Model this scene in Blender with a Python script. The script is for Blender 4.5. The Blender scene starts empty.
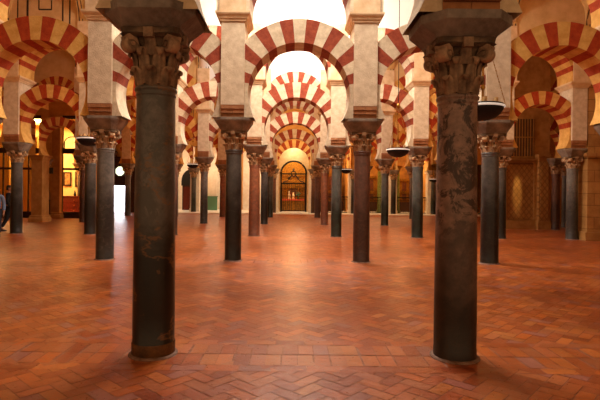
import bpy, bmesh, math, random
from mathutils import Vector, Matrix
random.seed(7)
PI = math.pi
sc = bpy.context.scene
C = sc.collection
sin, cos, sqrt = math.sin, math.cos, math.sqrt

# ------------------------------------------------------------------ helpers
class MB:
    """collects polygons, links them as one mesh object"""
    def __init__(s): s.v = []; s.f = []; s.m = []; s.sm = []
    def add(s, vs, fs, m=0, smooth=False):
        b = len(s.v); s.v += [tuple(p) for p in vs]
        for f in fs: s.f.append([b+i for i in f]); s.m.append(m); s.sm.append(smooth)
    def box(s, x0, x1, y0, y1, z0, z1, m=0):
        s.add([(x0,y0,z0),(x1,y0,z0),(x1,y1,z0),(x0,y1,z0),(x0,y0,z1),(x1,y0,z1),(x1,y1,z1),(x0,y1,z1)],
              [(0,3,2,1),(4,5,6,7),(0,1,5,4),(1,2,6,5),(2,3,7,6),(3,0,4,7)], m)
    def loft(s, rings, m=0, smooth=False, caps=True, closed=True):
        n = len(rings[0]); vs = [p for r in rings for p in r]; fs = []
        for k in range(len(rings)-1):
            for i in range(n if closed else n-1):
                j = (i+1) % n
                fs.append((k*n+i, k*n+j, (k+1)*n+j, (k+1)*n+i))
        s.add(vs, fs, m, smooth)
        if caps:
            s.add(rings[0], [tuple(reversed(range(n)))], m)
            s.add(rings[-1], [tuple(range(n))], m)
    def lathe(s, prof, n=24, m=0, cx=0, cy=0, smooth=True, caps=True, wob=0):
        rings = []
        for r, z in prof:
            rings.append([(cx+r*cos(2*PI*i/n)*(1+wob*sin(5*i)), cy+r*sin(2*PI*i/n)*(1+wob*sin(5*i)), z) for i in range(n)])
        s.loft(rings, m, smooth, caps)
    def tube(s, pts, r, n=8, m=0, smooth=True):
        pts = [Vector(p) for p in pts]; rings = []
        for i, p in enumerate(pts):
            d = (pts[min(i+1, len(pts)-1)] - pts[max(i-1, 0)]).normalized()
            a = d.orthogonal().normalized() if abs(d.z) < .99 else Vector((1,0,0))
            b = d.cross(a).normalized()
            rr = r[i] if isinstance(r, (list, tuple)) else r
            rings.append([p + a*rr*cos(2*PI*k/n) + b*rr*sin(2*PI*k/n) for k in range(n)])
        s.loft(rings, m, smooth)
    def build(s, name, mats, parent=None, loc=(0,0,0)):
        me = bpy.data.meshes.new(name); me.from_pydata(s.v, [], s.f)
        if not isinstance(mats, (list, tuple)): mats = [mats]
        for m in mats: me.materials.append(m)
        me.polygons.foreach_set('material_index', s.m); me.polygons.foreach_set('use_smooth', s.sm)
        bm = bmesh.new(); bm.from_mesh(me)
        bmesh.ops.recalc_face_normals(bm, faces=bm.faces); bm.to_mesh(me); bm.free()
        me.update()
        o = bpy.data.objects.new(name, me); C.objects.link(o); o.location = loc
        if parent: o.parent = parent
        return o

def tag(o, label=None, cat=None, group=None, kind=None):
    if label: o['label'] = label
    if cat: o['category'] = cat
    if group: o['group'] = group
    if kind: o['kind'] = kind
    return o
def thing(name, label, cat, loc=(0,0,0), rz=0, group=None):
    o = bpy.data.objects.new(name, None); C.objects.link(o); o.location = loc; o.rotation_euler = (0,0,rz)
    o.empty_display_size = .2
    return tag(o, label, cat, group)
def struct(o): o['kind'] = 'structure'; return o
def inst(src, parent, loc=(0,0,0), mat=None, rz=0, name=None):
    o = src.copy(); 
    C.objects.link(o); o.parent = parent; o.location = loc; o.rotation_euler = (0,0,rz)
    return o
def copy_tree(o, parent=None):
    c = o.copy(); C.objects.link(c)
    if parent: c.parent = parent
    for ch in list(o.children): copy_tree(ch, c)
    return c

# ------------------------------------------------------------------ materials
def lin(h):
    h = h.lstrip('#'); c = [int(h[i:i+2],16)/255 for i in (0,2,4)]
    return tuple((x/12.92 if x <= .04045 else ((x+.055)/1.055)**2.4) for x in c) + (1,)
def base_mat(name):
    m = bpy.data.materials.new(name); m.use_nodes = True; nt = m.node_tree
    return m, nt, nt.nodes['Principled BSDF']
def N(nt, t, **kw):
    n = nt.nodes.new(t)
    for k, v in kw.items():
        if k.startswith('i_'): n.inputs[k[2:].replace('_',' ')].default_value = v
        else: setattr(n, k, v)
    return n
def stone(name, c1, c2, scale=3, rough=.8, bump=.3, detail=8, bscale=30, metallic=0, spec=.3, stretch=(1,1,1), lo=.35, hi=.65):
    m, nt, b = base_mat(name); L = nt.links.new
    tc = N(nt,'ShaderNodeTexCoord'); mp = N(nt,'ShaderNodeMapping'); mp.inputs['Scale'].default_value = stretch
    n1 = N(nt,'ShaderNodeTexNoise', i_Scale=scale, i_Detail=detail, i_Roughness=.65)
    r = N(nt,'ShaderNodeValToRGB'); r.color_ramp.elements[0].color = lin(c1); r.color_ramp.elements[1].color = lin(c2)
    r.color_ramp.elements[0].position = lo; r.color_ramp.elements[1].position = hi
    L(tc.outputs['Object'], mp.inputs['Vector']); L(mp.outputs[0], n1.inputs['Vector']); L(n1.outputs['Fac'], r.inputs['Fac']); L(r.outputs[0], b.inputs['Base Color'])
    n2 = N(nt,'ShaderNodeTexNoise', i_Scale=bscale, i_Detail=4); bp = N(nt,'ShaderNodeBump', i_Strength=bump, i_Distance=.02)
    L(tc.outputs['Object'], n2.inputs['Vector']); L(n2.outputs['Fac'], bp.inputs['Height']); L(bp.outputs[0], b.inputs['Normal'])
    b.inputs['Roughness'].default_value = rough; b.inputs['Metallic'].default_value = metallic
    b.inputs['Specular IOR Level'].default_value = spec
    return m
def marble(name, low, high, vein, zmix=1.5, zw=.8, rough=.3, vscale=2.2, patch=None, seed=0, vwidth=.014, vamt=.4):
    """polished shaft stone: darker foot, paler top, veins and pits"""
    m, nt, b = base_mat(name); L = nt.links.new
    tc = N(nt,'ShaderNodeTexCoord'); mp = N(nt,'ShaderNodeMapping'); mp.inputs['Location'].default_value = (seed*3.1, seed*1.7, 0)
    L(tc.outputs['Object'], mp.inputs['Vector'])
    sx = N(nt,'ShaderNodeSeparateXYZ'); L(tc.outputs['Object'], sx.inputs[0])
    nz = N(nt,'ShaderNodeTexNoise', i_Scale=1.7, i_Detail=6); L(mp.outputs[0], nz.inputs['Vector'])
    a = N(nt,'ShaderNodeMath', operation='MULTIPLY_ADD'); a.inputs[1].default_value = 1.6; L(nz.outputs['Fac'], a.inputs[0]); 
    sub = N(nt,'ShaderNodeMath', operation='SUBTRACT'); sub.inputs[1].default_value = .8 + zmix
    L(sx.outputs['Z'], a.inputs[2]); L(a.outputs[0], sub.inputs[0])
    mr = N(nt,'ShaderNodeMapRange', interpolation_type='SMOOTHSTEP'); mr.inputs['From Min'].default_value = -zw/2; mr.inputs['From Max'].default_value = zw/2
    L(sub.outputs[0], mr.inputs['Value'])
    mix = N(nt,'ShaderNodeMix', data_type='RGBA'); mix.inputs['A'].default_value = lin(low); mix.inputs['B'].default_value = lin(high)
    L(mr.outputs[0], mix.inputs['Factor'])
    # mottling
    n3 = N(nt,'ShaderNodeTexNoise', i_Scale=9, i_Detail=9, i_Roughness=.7); L(mp.outputs[0], n3.inputs['Vector'])
    r3 = N(nt,'ShaderNodeValToRGB'); r3.color_ramp.elements[0].position=.35; r3.color_ramp.elements[1].position=.7
    r3.color_ramp.elements[0].color=(.55,.55,.55,1); r3.color_ramp.elements[1].color=(1.35,1.3,1.25,1)
    L(n3.outputs['Fac'], r3.inputs['Fac'])
    mul = N(nt,'ShaderNodeMix', data_type='RGBA', blend_type='MULTIPLY'); mul.inputs['Factor'].default_value = 1
    L(mix.outputs['Result'], mul.inputs['A']); L(r3.outputs[0], mul.inputs['B'])
    # veins: band of a distorted noise
    nv = N(nt,'ShaderNodeTexNoise', i_Scale=vscale, i_Detail=10, i_Roughness=.6, i_Distortion=.3)
    mv = N(nt,'ShaderNodeMapping'); mv.inputs['Scale'].default_value=(1,1,1.6); mv.inputs['Rotation'].default_value=(.5,.3,0); mv.inputs['Location'].default_value=(seed,seed*2,seed)
    L(tc.outputs['Object'], mv.inputs[0]); L(mv.outputs[0], nv.inputs['Vector'])
    s2 = N(nt,'ShaderNodeMath', operation='SUBTRACT'); s2.inputs[1].default_value=.5; L(nv.outputs['Fac'], s2.inputs[0])
    ab = N(nt,'ShaderNodeMath', operation='ABSOLUTE'); L(s2.outputs[0], ab.inputs[0])
    m2 = N(nt,'ShaderNodeMapRange'); m2.inputs['From Min'].default_value=0; m2.inputs['From Max'].default_value=vwidth; m2.inputs['To Min'].default_value=vamt; m2.inputs['To Max'].default_value=0
    L(ab.outputs[0], m2.inputs['Value'])
    mx2 = N(nt,'ShaderNodeMix', data_type='RGBA'); mx2.inputs['B'].default_value = lin(vein)
    L(m2.outputs[0], mx2.inputs['Factor']); L(mul.outputs['Result'], mx2.inputs['A'])
    last = mx2.outputs['Result']
    if patch:
        n5 = N(nt,'ShaderNodeTexNoise', i_Scale=4.5, i_Detail=8, i_Roughness=.75, i_Distortion=.8); L(mp.outputs[0], n5.inputs['Vector'])
        r5 = N(nt,'ShaderNodeMapRange'); r5.inputs['From Min'].default_value=.5; r5.inputs['From Max'].default_value=.56; L(n5.outputs['Fac'], r5.inputs['Value'])
        ml = N(nt,'ShaderNodeMath', operation='MULTIPLY'); L(r5.outputs[0], ml.inputs[0]); L(mr.outputs[0], ml.inputs[1])
        mx3 = N(nt,'ShaderNodeMix', data_type='RGBA'); mx3.inputs['B'].default_value = lin(patch)
        L(ml.outputs[0], mx3.inputs['Factor']); L(last, mx3.inputs['A']); last = mx3.outputs['Result']
    L(last, b.inputs['Base Color'])
    rr = N(nt,'ShaderNodeMapRange'); rr.inputs['To Min'].default_value=rough*.7; rr.inputs['To Max'].default_value=rough*1.6; L(n3.outputs['Fac'], rr.inputs['Value']); L(rr.outputs[0], b.inputs['Roughness'])
    bp = N(nt,'ShaderNodeBump', i_Strength=.25, i_Distance=.01); L(n3.outputs['Fac'], bp.inputs['Height']); L(bp.outputs[0], b.inputs['Normal'])
    return m
def plain(name, col, rough=.6, metallic=0, emit=None, es=0):
    m, nt, b = base_mat(name); b.inputs['Base Color'].default_value = lin(col); b.inputs['Roughness'].default_value = rough; b.inputs['Metallic'].default_value = metallic
    n = N(nt,'ShaderNodeTexNoise', i_Scale=40); bp = N(nt,'ShaderNodeBump', i_Strength=.1, i_Distance=.005); nt.links.new(n.outputs['Fac'], bp.inputs['Height']); nt.links.new(bp.outputs[0], b.inputs['Normal'])
    if emit: b.inputs['Emission Color'].default_value = lin(emit); b.inputs['Emission Strength'].default_value = es
    return m

M_red   = stone('arch_red', '#7c301a', '#9e492c', 6, .85, .5, bscale=45)
M_cream = stone('arch_cream', '#b9a283', '#dcc7a4', 5, .85, .4, bscale=45)
M_redS  = stone('arch_red_side_lit', '#922c0c', '#b04416', 6, .85, .5, bscale=45)  # side bays: yellower repaint, with their orange light put into the colour
M_creamS= stone('arch_cream_side_lit', '#c48e40', '#dcaa5c', 5, .85, .4, bscale=45)
M_pier  = stone('pier_stone', '#c2a888', '#dcc6a4', 5, .9, .6, bscale=35)
M_corb  = stone('corbel_brick', '#8c5a36', '#a87048', 6, .9, .5)
M_corn  = stone('cornice_plaster', '#c9a478', '#e0c096', 4, .8, .2)
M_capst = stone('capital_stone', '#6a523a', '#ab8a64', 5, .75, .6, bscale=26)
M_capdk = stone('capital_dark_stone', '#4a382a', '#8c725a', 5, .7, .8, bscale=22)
def edges(m, dark=.45, light=1.7):  # paints highlights on raised leaf edges and shade in the creases
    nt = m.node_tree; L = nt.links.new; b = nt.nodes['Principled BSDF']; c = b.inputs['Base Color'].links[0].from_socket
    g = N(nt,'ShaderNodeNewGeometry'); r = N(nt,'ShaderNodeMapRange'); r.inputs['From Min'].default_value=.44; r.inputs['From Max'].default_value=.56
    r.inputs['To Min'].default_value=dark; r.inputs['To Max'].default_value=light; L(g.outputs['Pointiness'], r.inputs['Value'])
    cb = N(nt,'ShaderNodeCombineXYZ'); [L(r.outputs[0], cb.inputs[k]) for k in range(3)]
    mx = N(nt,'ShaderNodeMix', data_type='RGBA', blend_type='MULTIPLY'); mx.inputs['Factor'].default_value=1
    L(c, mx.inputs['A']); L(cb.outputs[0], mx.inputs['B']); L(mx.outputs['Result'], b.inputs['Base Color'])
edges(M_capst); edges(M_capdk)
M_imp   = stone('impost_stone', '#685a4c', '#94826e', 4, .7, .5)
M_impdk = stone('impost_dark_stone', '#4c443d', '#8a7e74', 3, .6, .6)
M_wall  = stone('lime_plaster', '#c89e64', '#dcb680', 2, .9, .15)
M_vault = stone('vault_plaster', '#c09458', '#d4aa6c', 2, .9, .12)
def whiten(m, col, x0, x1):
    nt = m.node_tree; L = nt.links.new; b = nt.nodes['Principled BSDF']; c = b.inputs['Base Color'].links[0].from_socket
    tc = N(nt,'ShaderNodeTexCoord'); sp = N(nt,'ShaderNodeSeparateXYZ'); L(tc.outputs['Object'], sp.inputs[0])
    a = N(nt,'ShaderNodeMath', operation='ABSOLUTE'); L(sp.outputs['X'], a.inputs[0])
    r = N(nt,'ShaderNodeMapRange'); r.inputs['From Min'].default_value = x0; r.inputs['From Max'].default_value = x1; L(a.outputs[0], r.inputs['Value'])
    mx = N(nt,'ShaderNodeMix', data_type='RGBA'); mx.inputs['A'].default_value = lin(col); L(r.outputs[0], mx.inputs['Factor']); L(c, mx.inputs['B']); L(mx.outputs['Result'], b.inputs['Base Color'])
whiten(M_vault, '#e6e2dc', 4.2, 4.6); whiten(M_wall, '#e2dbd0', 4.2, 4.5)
M_warm  = stone('warm_plaster', '#b8833f', '#d3a15a', 2, .85, .2)
M_line  = plain('painted_line', '#3a2a1c', .8)
M_mort  = stone('mortar_ring', '#6a4a38', '#8e7262', 9, .8, .6)
M_jamb  = stone('white_jamb', '#e8dfcc', '#f8f2e4', 3, .7, .1)
M_marb  = stone('white_marble', '#ece8e0', '#faf8f4', 3, .3, .05)
M_iron  = plain('wrought_iron', '#15100c', .5, .4)
M_gold  = stone('gilding', '#4e3210', '#b07c2c', 12, .35, .6, bscale=60, metallic=.6)
M_brass = plain('brass', '#b08038', .3, .9)
M_wood  = stone('dark_wood', '#2a150b', '#43220f', 4, .5, .3, stretch=(1,1,6))
M_redw  = stone('red_wood', '#4a160c', '#6b2412', 4, .45, .2, stretch=(6,1,1))
M_blk   = plain('black_enamel', '#070605', .7)
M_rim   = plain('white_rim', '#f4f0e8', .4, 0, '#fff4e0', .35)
M_glass = None
def glassmat():
    m, nt, b = base_mat('pane_glass'); b.inputs['Base Color'].default_value=lin('#f4ead0'); b.inputs['Roughness'].default_value=.05
    b.inputs['Transmission Weight'].default_value=1; b.inputs['IOR'].default_value=1.02
    return m
M_glass = glassmat()
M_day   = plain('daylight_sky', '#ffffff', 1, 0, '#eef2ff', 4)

# ------------------------------------------------------------------ layout
ROWS = [4.85, 11.4, 17.8, 24.25, 30.8, 37.2]
def xs(a, b): return [-1.36+3*k for k in range(a, b+1)]
RX = [xs(-1,2), xs(-3,4), [-16.2,-13.1,-10.05,-7.36,-4.36,-1.36,1.64,4.60,7.64,10.25,13.3], [-15.8,-12.7]+xs(-3,5), xs(-4,4), xs(-3,4)]
# ceiling extents
XL, XR = -20, 16
Z_IMP, Z_LOW, Z_CORN, Z_UP, Z_TOP = 3.305, 3.86, 5.45, 5.85, 9.6

# ---- floor : herringbone brick tiles, straight courses along each arcade
def floor():
    mb = MB(); cols = []
    m, nt, b = base_mat('terracotta_tiles'); L = nt.links.new
    at = N(nt,'ShaderNodeAttribute', attribute_name='tint'); tc = N(nt,'ShaderNodeTexCoord')
    n1 = N(nt,'ShaderNodeTexNoise', i_Scale=.55, i_Detail=8, i_Roughness=.65); L(tc.outputs['Object'], n1.inputs['Vector'])
    r = N(nt,'ShaderNodeValToRGB'); r.color_ramp.elements[0].position=.35; r.color_ramp.elements[1].position=.68
    r.color_ramp.elements[0].color=(.72,.62,.5,1); r.color_ramp.elements[1].color=(1.15,1.25,1.5,1); L(n1.outputs['Fac'], r.inputs['Fac'])
    mx = N(nt,'ShaderNodeMix', data_type='RGBA', blend_type='MULTIPLY'); mx.inputs['Factor'].default_value=1
    L(at.outputs['Color'], mx.inputs['A']); L(r.outputs[0], mx.inputs['B']); 
    n2 = N(nt,'ShaderNodeTexNoise', i_Scale=22, i_Detail=8, i_Roughness=.7); L(tc.outputs['Object'], n2.inputs['Vector'])
    r2 = N(nt,'ShaderNodeValToRGB'); r2.color_ramp.elements[0].position=.3; r2.color_ramp.elements[1].position=.7; r2.color_ramp.elements[0].color=(.78,.78,.78,1); r2.color_ramp.elements[1].color=(1.15,1.15,1.15,1)
    L(n2.outputs['Fac'], r2.inputs['Fac'])
    mx2 = N(nt,'ShaderNodeMix', data_type='RGBA', blend_type='MULTIPLY'); mx2.inputs['Factor'].default_value=1
    L(mx.outputs['Result'], mx2.inputs['A']); L(r2.outputs[0], mx2.inputs['B']); L(mx2.outputs['Result'], b.inputs['Base Color'])
    rr = N(nt,'ShaderNodeMapRange'); rr.inputs['From Min'].default_value=.3; rr.inputs['From Max'].default_value=.7; rr.inputs['To Min'].default_value=.24; rr.inputs['To Max'].default_value=.46
    L(n2.outputs['Fac'], rr.inputs['Value']); L(rr.outputs[0], b.inputs['Roughness'])
    bp = N(nt,'ShaderNodeBump', i_Strength=.22, i_Distance=.01); L(n2.outputs['Fac'], bp.inputs['Height']); L(bp.outputs[0], b.inputs['Normal'])
    b.inputs['Specular IOR Level'].default_value=.45
    mo = stone('tile_mortar', '#8a5a44', '#a87c68', 8, .8, .4)
    pal = [lin(c) for c in ('#a8551f','#b05a22','#a65322','#9e4c1c','#b86428','#ac5c30','#984618','#aa5e30','#9a5a44','#ae5418','#a45a30','#a04e22','#94441a','#b0642c')]
    W = .13; g = .004; cs, sn = cos(PI/4+.04), sin(PI/4+.04)
    def quad(cx, cy, hx, hy, ang, z):
        c, s = cos(ang), sin(ang); t = random.uniform(-.0012,.0012); t2 = random.uniform(-.0012,.0012)
        mb.add([(cx+c*u*hx-s*v*hy, cy+s*u*hx+c*v*hy, z+t*u+t2*v) for u, v in ((-1,-1),(1,-1),(1,1),(-1,1))], [(0,1,2,3)])
        col = random.choice(pal); k = random.uniform(.88,1.12)
        cols.append((col[0]*k, col[1]*k, col[2]*k, 1))
    a0 = PI/4+.04
    for i in range(-230, 300):
        for j in range(-150, 150):
            ox, oy = i+2*j, i-2*j
            for (lx, ly, hx, hy) in ((1,.5,1,.5),(.5,2,.5,1)):
                px, py = (ox+lx)*W, (oy+ly)*W
                X = px*cs-py*sn; Y = px*sn+py*cs + 16
                if XL < X < XR and -1.5 < Y < 36.8:
                    # only the part of the place in or near view
                    if abs(X) > 3 + Y*.72 : continue
                    if any(abs(Y-ry) < .28 for ry in ROWS): continue
                    quad(X, Y, hx*W-g, hy*W-g, a0, 0)
    for ry in ROWS[:5]:
        half = 3+ry*.72+.5; n = int(half/.155)
        for k in range(-n, n):
            for dy in (-.155, .155):
                X = k*.155+random.uniform(-.01,.01)
                if XL < X < XR: quad(X, ry+dy, .075-.003, .15-.003, 0, .0004)
        n = int(half/.31)
        for k in range(-n, n):
            for dy in (-.385, .385):
                X = k*.31
                if XL < X < XR: quad(X, ry+dy, .15, .071, 0, .0008)
    nt_ = len(mb.f)
    mb.box(XL, XR, -3, 36.9, -.12, -.004, 1)
    o = mb.build('floor', [m, mo]); me = o.data
    ca = me.color_attributes.new('tint', 'FLOAT_COLOR', 'CORNER')
    for p in me.polygons:
        c = cols[p.index] if p.index < nt_ else (.3,.2,.15,1)
        for li in p.loop_indices: ca.data[li].color = c
    struct(o)
    # pale marble floor of the chapels beyond the last arcade
    m2 = MB(); m2.box(-11.0, XR, 35.2, 42.2, -.003, .055)
    struct(m2.build('floor_chapel', M_marb))
floor()

# ------------------------------------------------------------------ column prototypes
def shaft_mesh(r0, r1, H=2.555, n=28):
    mb = MB(); prof = [(r0*1.0, 0), (r0*1.0, .1), (r0*.985, .105)]
    for k in range(1, 9):
        t = k/8; prof.append((r0+(r1-r0)*t**1.3*.98, .105+(H-.105)*t))
    mb.lathe(prof, n); return mb
def astragal():
    mb = MB(); mb.lathe([(.18,2.48),(.195,2.50),(.197,2.52),(.185,2.53),(.203,2.545),(.208,2.565),(.198,2.58),(.18,2.59)], 28); return mb
def capital_mesh():
    mb = MB()
    # bell
    mb.lathe([(.165,2.57),(.168,2.7),(.175,2.85),(.195,2.95),(.24,3.0),(.25,3.03)], 24)
    def leaf(ang, z0, h, r0, w, curl):
        ca, sa = cos(ang), sin(ang); rings = []
        path = [(0,0,1),(.012,.35,1.05),(.018,.65,1.0),(.035,.86,.9),(curl*.75,1.0,.75),(curl,.96,.6),(curl*1.03,.84,.42),(curl*.8,.8,.25)]
        for k, (dr, t, ww) in enumerate(path):
            r = r0+dr; z = z0+t*h; hw = w*ww/2; th = .03 if k < 4 else .022
            # direction normal in (r,z)
            a = path[max(k-1,0)]; b_ = path[min(k+1,len(path)-1)]
            d = Vector((b_[0]-a[0], (b_[1]-a[1])*h)); d.normalize(); nr, nz = d.y, -d.x
            sec = []
            for (u, o) in ((-1,0),(-.75,.6),(-.3,.75),(0,1.25),(.3,.75),(.75,.6),(1,0),(.5,-.5),(-.5,-.5)):
                rr = r+nr*o*th; zz = z+nz*o*th; tt = u*hw
                sec.append((rr*ca-tt*sa, rr*sa+tt*ca, zz))
            rings.append(sec)
        mb.loft(rings, 0, True)
    for k in range(8): leaf(k*PI/4, 2.575, .175, .163, .125, .088)
    for k in range(8): leaf((k+.5)*PI/4, 2.60, .325, .165, .13, .095)
    for k in range(4): leaf(k*PI/2, 2.86, .17, .20, .12, .05)
    return mb
def volute_mesh():
    # built at angle 0, on the diagonal later
    mb = MB()
    def disc(cx, cz, r, hw):
        rings = []
        for y, rr in ((-hw, r*.55), (-hw, r*.8), (-hw*.8, r), (hw*.8, r), (hw, r*.8), (hw, r*.55)):
            rings.append([(cx+rr*cos(2*PI*i/18), y, cz+rr*sin(2*PI*i/18)) for i in range(18)])
        mb.loft(rings, 0, True)
        mb.loft([[(cx+q*cos(2*PI*i/10), y, cz+q*sin(2*PI*i/10)) for i in range(10)] for y, q in ((-hw*1.25, r*.3),(hw*1.25, r*.3))], 0, True)
    disc(.285, 2.95, .072, .058)
    # stem rising to the scroll
    rings = []
    for (r, z, w, th) in ((.17,2.80,.05,.03),(.20,2.90,.06,.035),(.235,2.98,.07,.035),(.285,3.015,.075,.03),(.335,3.0,.07,.025)):
        rings.append([(r-th*.3,-w,z-th),(r-th*.3,w,z-th),(r+th*.3,w,z+th),(r+th*.3,-w,z+th)])
    mb.loft(rings, 0, False)
    return mb
def abacus_mesh():
    mb = MB(); rings = []
    for z, s in ((3.015,.88),(3.04,1.0),(3.055,.95),(3.10,.98)):
        ring = []
        for q in range(4):
            a = PI/4+q*PI/2
            # concave sides: corners cut, middle drawn in
            for (u, R) in ((-.09,.375),(.09,.375),(.45,.30),(PI/4,.275),(PI/2-.45,.30)):
                ring.append((R*s*cos(a+u), R*s*sin(a+u), z))
        rings.append(ring)
    mb.loft(rings, 0, False)
    for q in range(4):
        a = q*PI/2; ca, sa = cos(a), sin(a)
        pts = [(.24,-.05),(.24,.05),(.305,.045),(.305,-.045)]
        mb.loft([[(r*ca-t*sa, r*sa+t*ca, z) for r, t in pts] for z in (3.0,3.09)])
    return mb
def octo(hx, hy, c, z): return [(-hx+c,-hy,z),(hx-c,-hy,z),(hx,-hy+c,z),(hx,hy-c,z),(hx-c,hy,z),(-hx+c,hy,z),(-hx,hy-c,z),(-hx,-hy+c,z)]
def impost_mesh():
    mb = MB(); mb.loft([octo(.285,.285,.05,3.10), octo(.295,.31,.06,3.12), octo(.43,.43,.19,3.22), octo(.435,.435,.19,3.30)])
    return mb
def impost_mid():
    mb = MB(); mb.loft([octo(.27,.27,.05,3.0), octo(.285,.29,.06,3.03), octo(.41,.42,.15,3.22), octo(.425,.43,.16,3.245), octo(.425,.43,.16,3.30)]); return mb
impm_me = impost_mid()
SH = [shaft_mesh(.207,.186), shaft_mesh(.195,.178), shaft_mesh(.205,.185), shaft_mesh(.186,.17)]
cap_me = capital_mesh(); vol_me = volute_mesh(); aba_me = abacus_mesh(); imp_me = impost_mesh(); ast_me = astragal()
def ringbase(r):
    mb = MB(); mb.lathe([(r+.035,.0),(r+.03,.012),(r+.005,.02),(r-.01,.02)], 28, caps=False); return mb

STY = {
 # name: (material, phrase)
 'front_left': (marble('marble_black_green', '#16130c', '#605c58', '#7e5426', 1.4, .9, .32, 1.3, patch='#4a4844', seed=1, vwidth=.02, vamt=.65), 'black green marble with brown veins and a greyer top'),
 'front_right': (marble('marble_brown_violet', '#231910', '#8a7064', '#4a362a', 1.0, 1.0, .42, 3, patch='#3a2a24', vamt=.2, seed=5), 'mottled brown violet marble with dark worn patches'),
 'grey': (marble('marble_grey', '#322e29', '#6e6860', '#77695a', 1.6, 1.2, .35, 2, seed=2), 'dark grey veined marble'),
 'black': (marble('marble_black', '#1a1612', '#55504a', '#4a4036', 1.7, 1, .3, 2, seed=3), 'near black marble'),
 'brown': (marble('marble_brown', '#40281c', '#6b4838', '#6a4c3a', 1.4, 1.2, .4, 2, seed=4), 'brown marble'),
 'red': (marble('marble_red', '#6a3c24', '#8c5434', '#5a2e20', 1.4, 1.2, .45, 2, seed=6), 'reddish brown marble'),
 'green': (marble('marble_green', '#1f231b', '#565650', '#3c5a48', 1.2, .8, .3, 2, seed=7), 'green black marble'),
}
cache = {}
def cached(key, mb, mat):
    k = (key, mat.name)
    if k not in cache: cache[k] = None
    return k
def make(key, mb, mat, name, parent):
    k = (key, mat.name)
    if k not in cache:
        o = mb.build(name, mat, parent); cache[k] = o; return o
    o = cache[k].copy(); C.objects.link(o); o.parent = parent; o.location = (0,0,0); o.rotation_euler = (0,0,0); return o
def column(x, y, style, label, group, shaft=1, dark=False, detail=True, dz=0):
    mat = STY[style][0]
    t = thing('marble_column', label, 'column', (x, y, dz), 0, group)
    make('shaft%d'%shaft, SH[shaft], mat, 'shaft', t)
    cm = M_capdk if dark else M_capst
    make('base%d'%shaft, ringbase([.207,.195,.205,.186][shaft]), M_mort, 'base_ring', t)
    c = make('cap', cap_me, cm, 'capital', t)
    make('ast', ast_me, mat, 'necking', t)
    make('aba', aba_me, cm, 'abacus', c)
    for q in range(4):
        v = make('vol', vol_me, cm, 'volute', c); v.rotation_euler = (0,0,PI/4+q*PI/2)
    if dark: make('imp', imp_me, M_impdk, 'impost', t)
    else:
        make('impm', impm_me, M_imp, 'impost', t); c.scale.z = .83; c.location.z = 2.58*.17
    return t

# ------------------------------------------------------------------ piers and arches
def pier_thing(x, y, label, group, top=7.6):
    t = thing('arcade_pier', label, 'pier', (x, y, Z_IMP), 0, group)
    def f_corb():
        mb = MB()
        # modillion rolls carrying the pier
        for k, (z0, z1, d) in enumerate(((0,.085,.36),(.09,.175,.40),(.18,.27,.425))):
            mb.box(-.262,-.003,-d,d,z0,z1); mb.box(.003,.262,-d,d,z0,z1)
        mb.box(-.25,.25,-.34,.34,0,.27)
        return mb
    def f_body():
        mb = MB(); mb.box(-.265,.265,-.43,.43,.27,Z_CORN-Z_IMP); return mb
    def f_corn():
        mb = MB(); z = Z_CORN-Z_IMP; R = []
        for (dz, e) in ((0,.0),(.0,.03),(.05,.035),(.055,.06),(.09,.07),(.13,.11),(.16,.125),(.20,.125)):
            R.append([(-.265-e,-.43-e,z+dz),(.265+e,-.43-e,z+dz),(.265+e,.43+e,z+dz),(-.265-e,.43+e,z+dz)])
        mb.loft(R); return mb
    def f_up():
        mb = MB(); mb.box(-.3,.3,-.535,.535,Z_CORN-Z_IMP+.20,top-Z_IMP); return mb
    make('p_corb', f_corb(), M_corb, 'brick_corbel', t)
    make('p_body', f_body(), M_pier, 'pier_body', t)
    make('p_corn', f_corn(), M_corn, 'cornice', t)
    make('p_up%.1f'%top, f_up(), M_corn, 'upper_pier', t)
    return t

def ring(mb, cx, cz, Rin, Rout, clip, hy, nv=17, foot=0, sub=3, y=0):
    """voussoirs: alternating red/cream with plain springers"""
    def P(th, r): return (cx+r*cos(th), cz+r*sin(th))
    def ro(th):
        c = abs(cos(th)); return min(Rout, clip/c) if c > 1e-6 else Rout
    def seg(a0, a1, m, n, outer=None):
        for k in range(n):
            p, q = a0+(a1-a0)*k/n, a0+(a1-a0)*(k+1)/n
            i0, i1 = P(p,Rin), P(q,Rin); o0, o1 = P(p,ro(p)), P(q,ro(q))
            if outer: o0, o1 = (cx+outer*(1 if cos(p)>0 else -1), i0[1]), (cx+outer*(1 if cos(q)>0 else -1), i1[1])
            vs = [(a,y-hy,b) for a,b in (i0,o0,o1,i1)]+[(a,y+hy,b) for a,b in (i0,o0,o1,i1)]
            mb.add(vs, [(0,1,2,3),(7,6,5,4),(0,3,7,4),(1,5,6,2)], m)
    da = PI/nv
    for k in range(nv): seg(k*da, (k+1)*da, 1 if k % 2 == 0 else 0, sub) if False else seg(k*da, (k+1)*da, (0 if (k-(nv//2)) % 2 else 1), sub)
    if foot:
        af = math.asin(foot/Rin)
        seg(-af, 0, 1, 5, clip); seg(PI, PI+af, 1, 5, clip)

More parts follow.
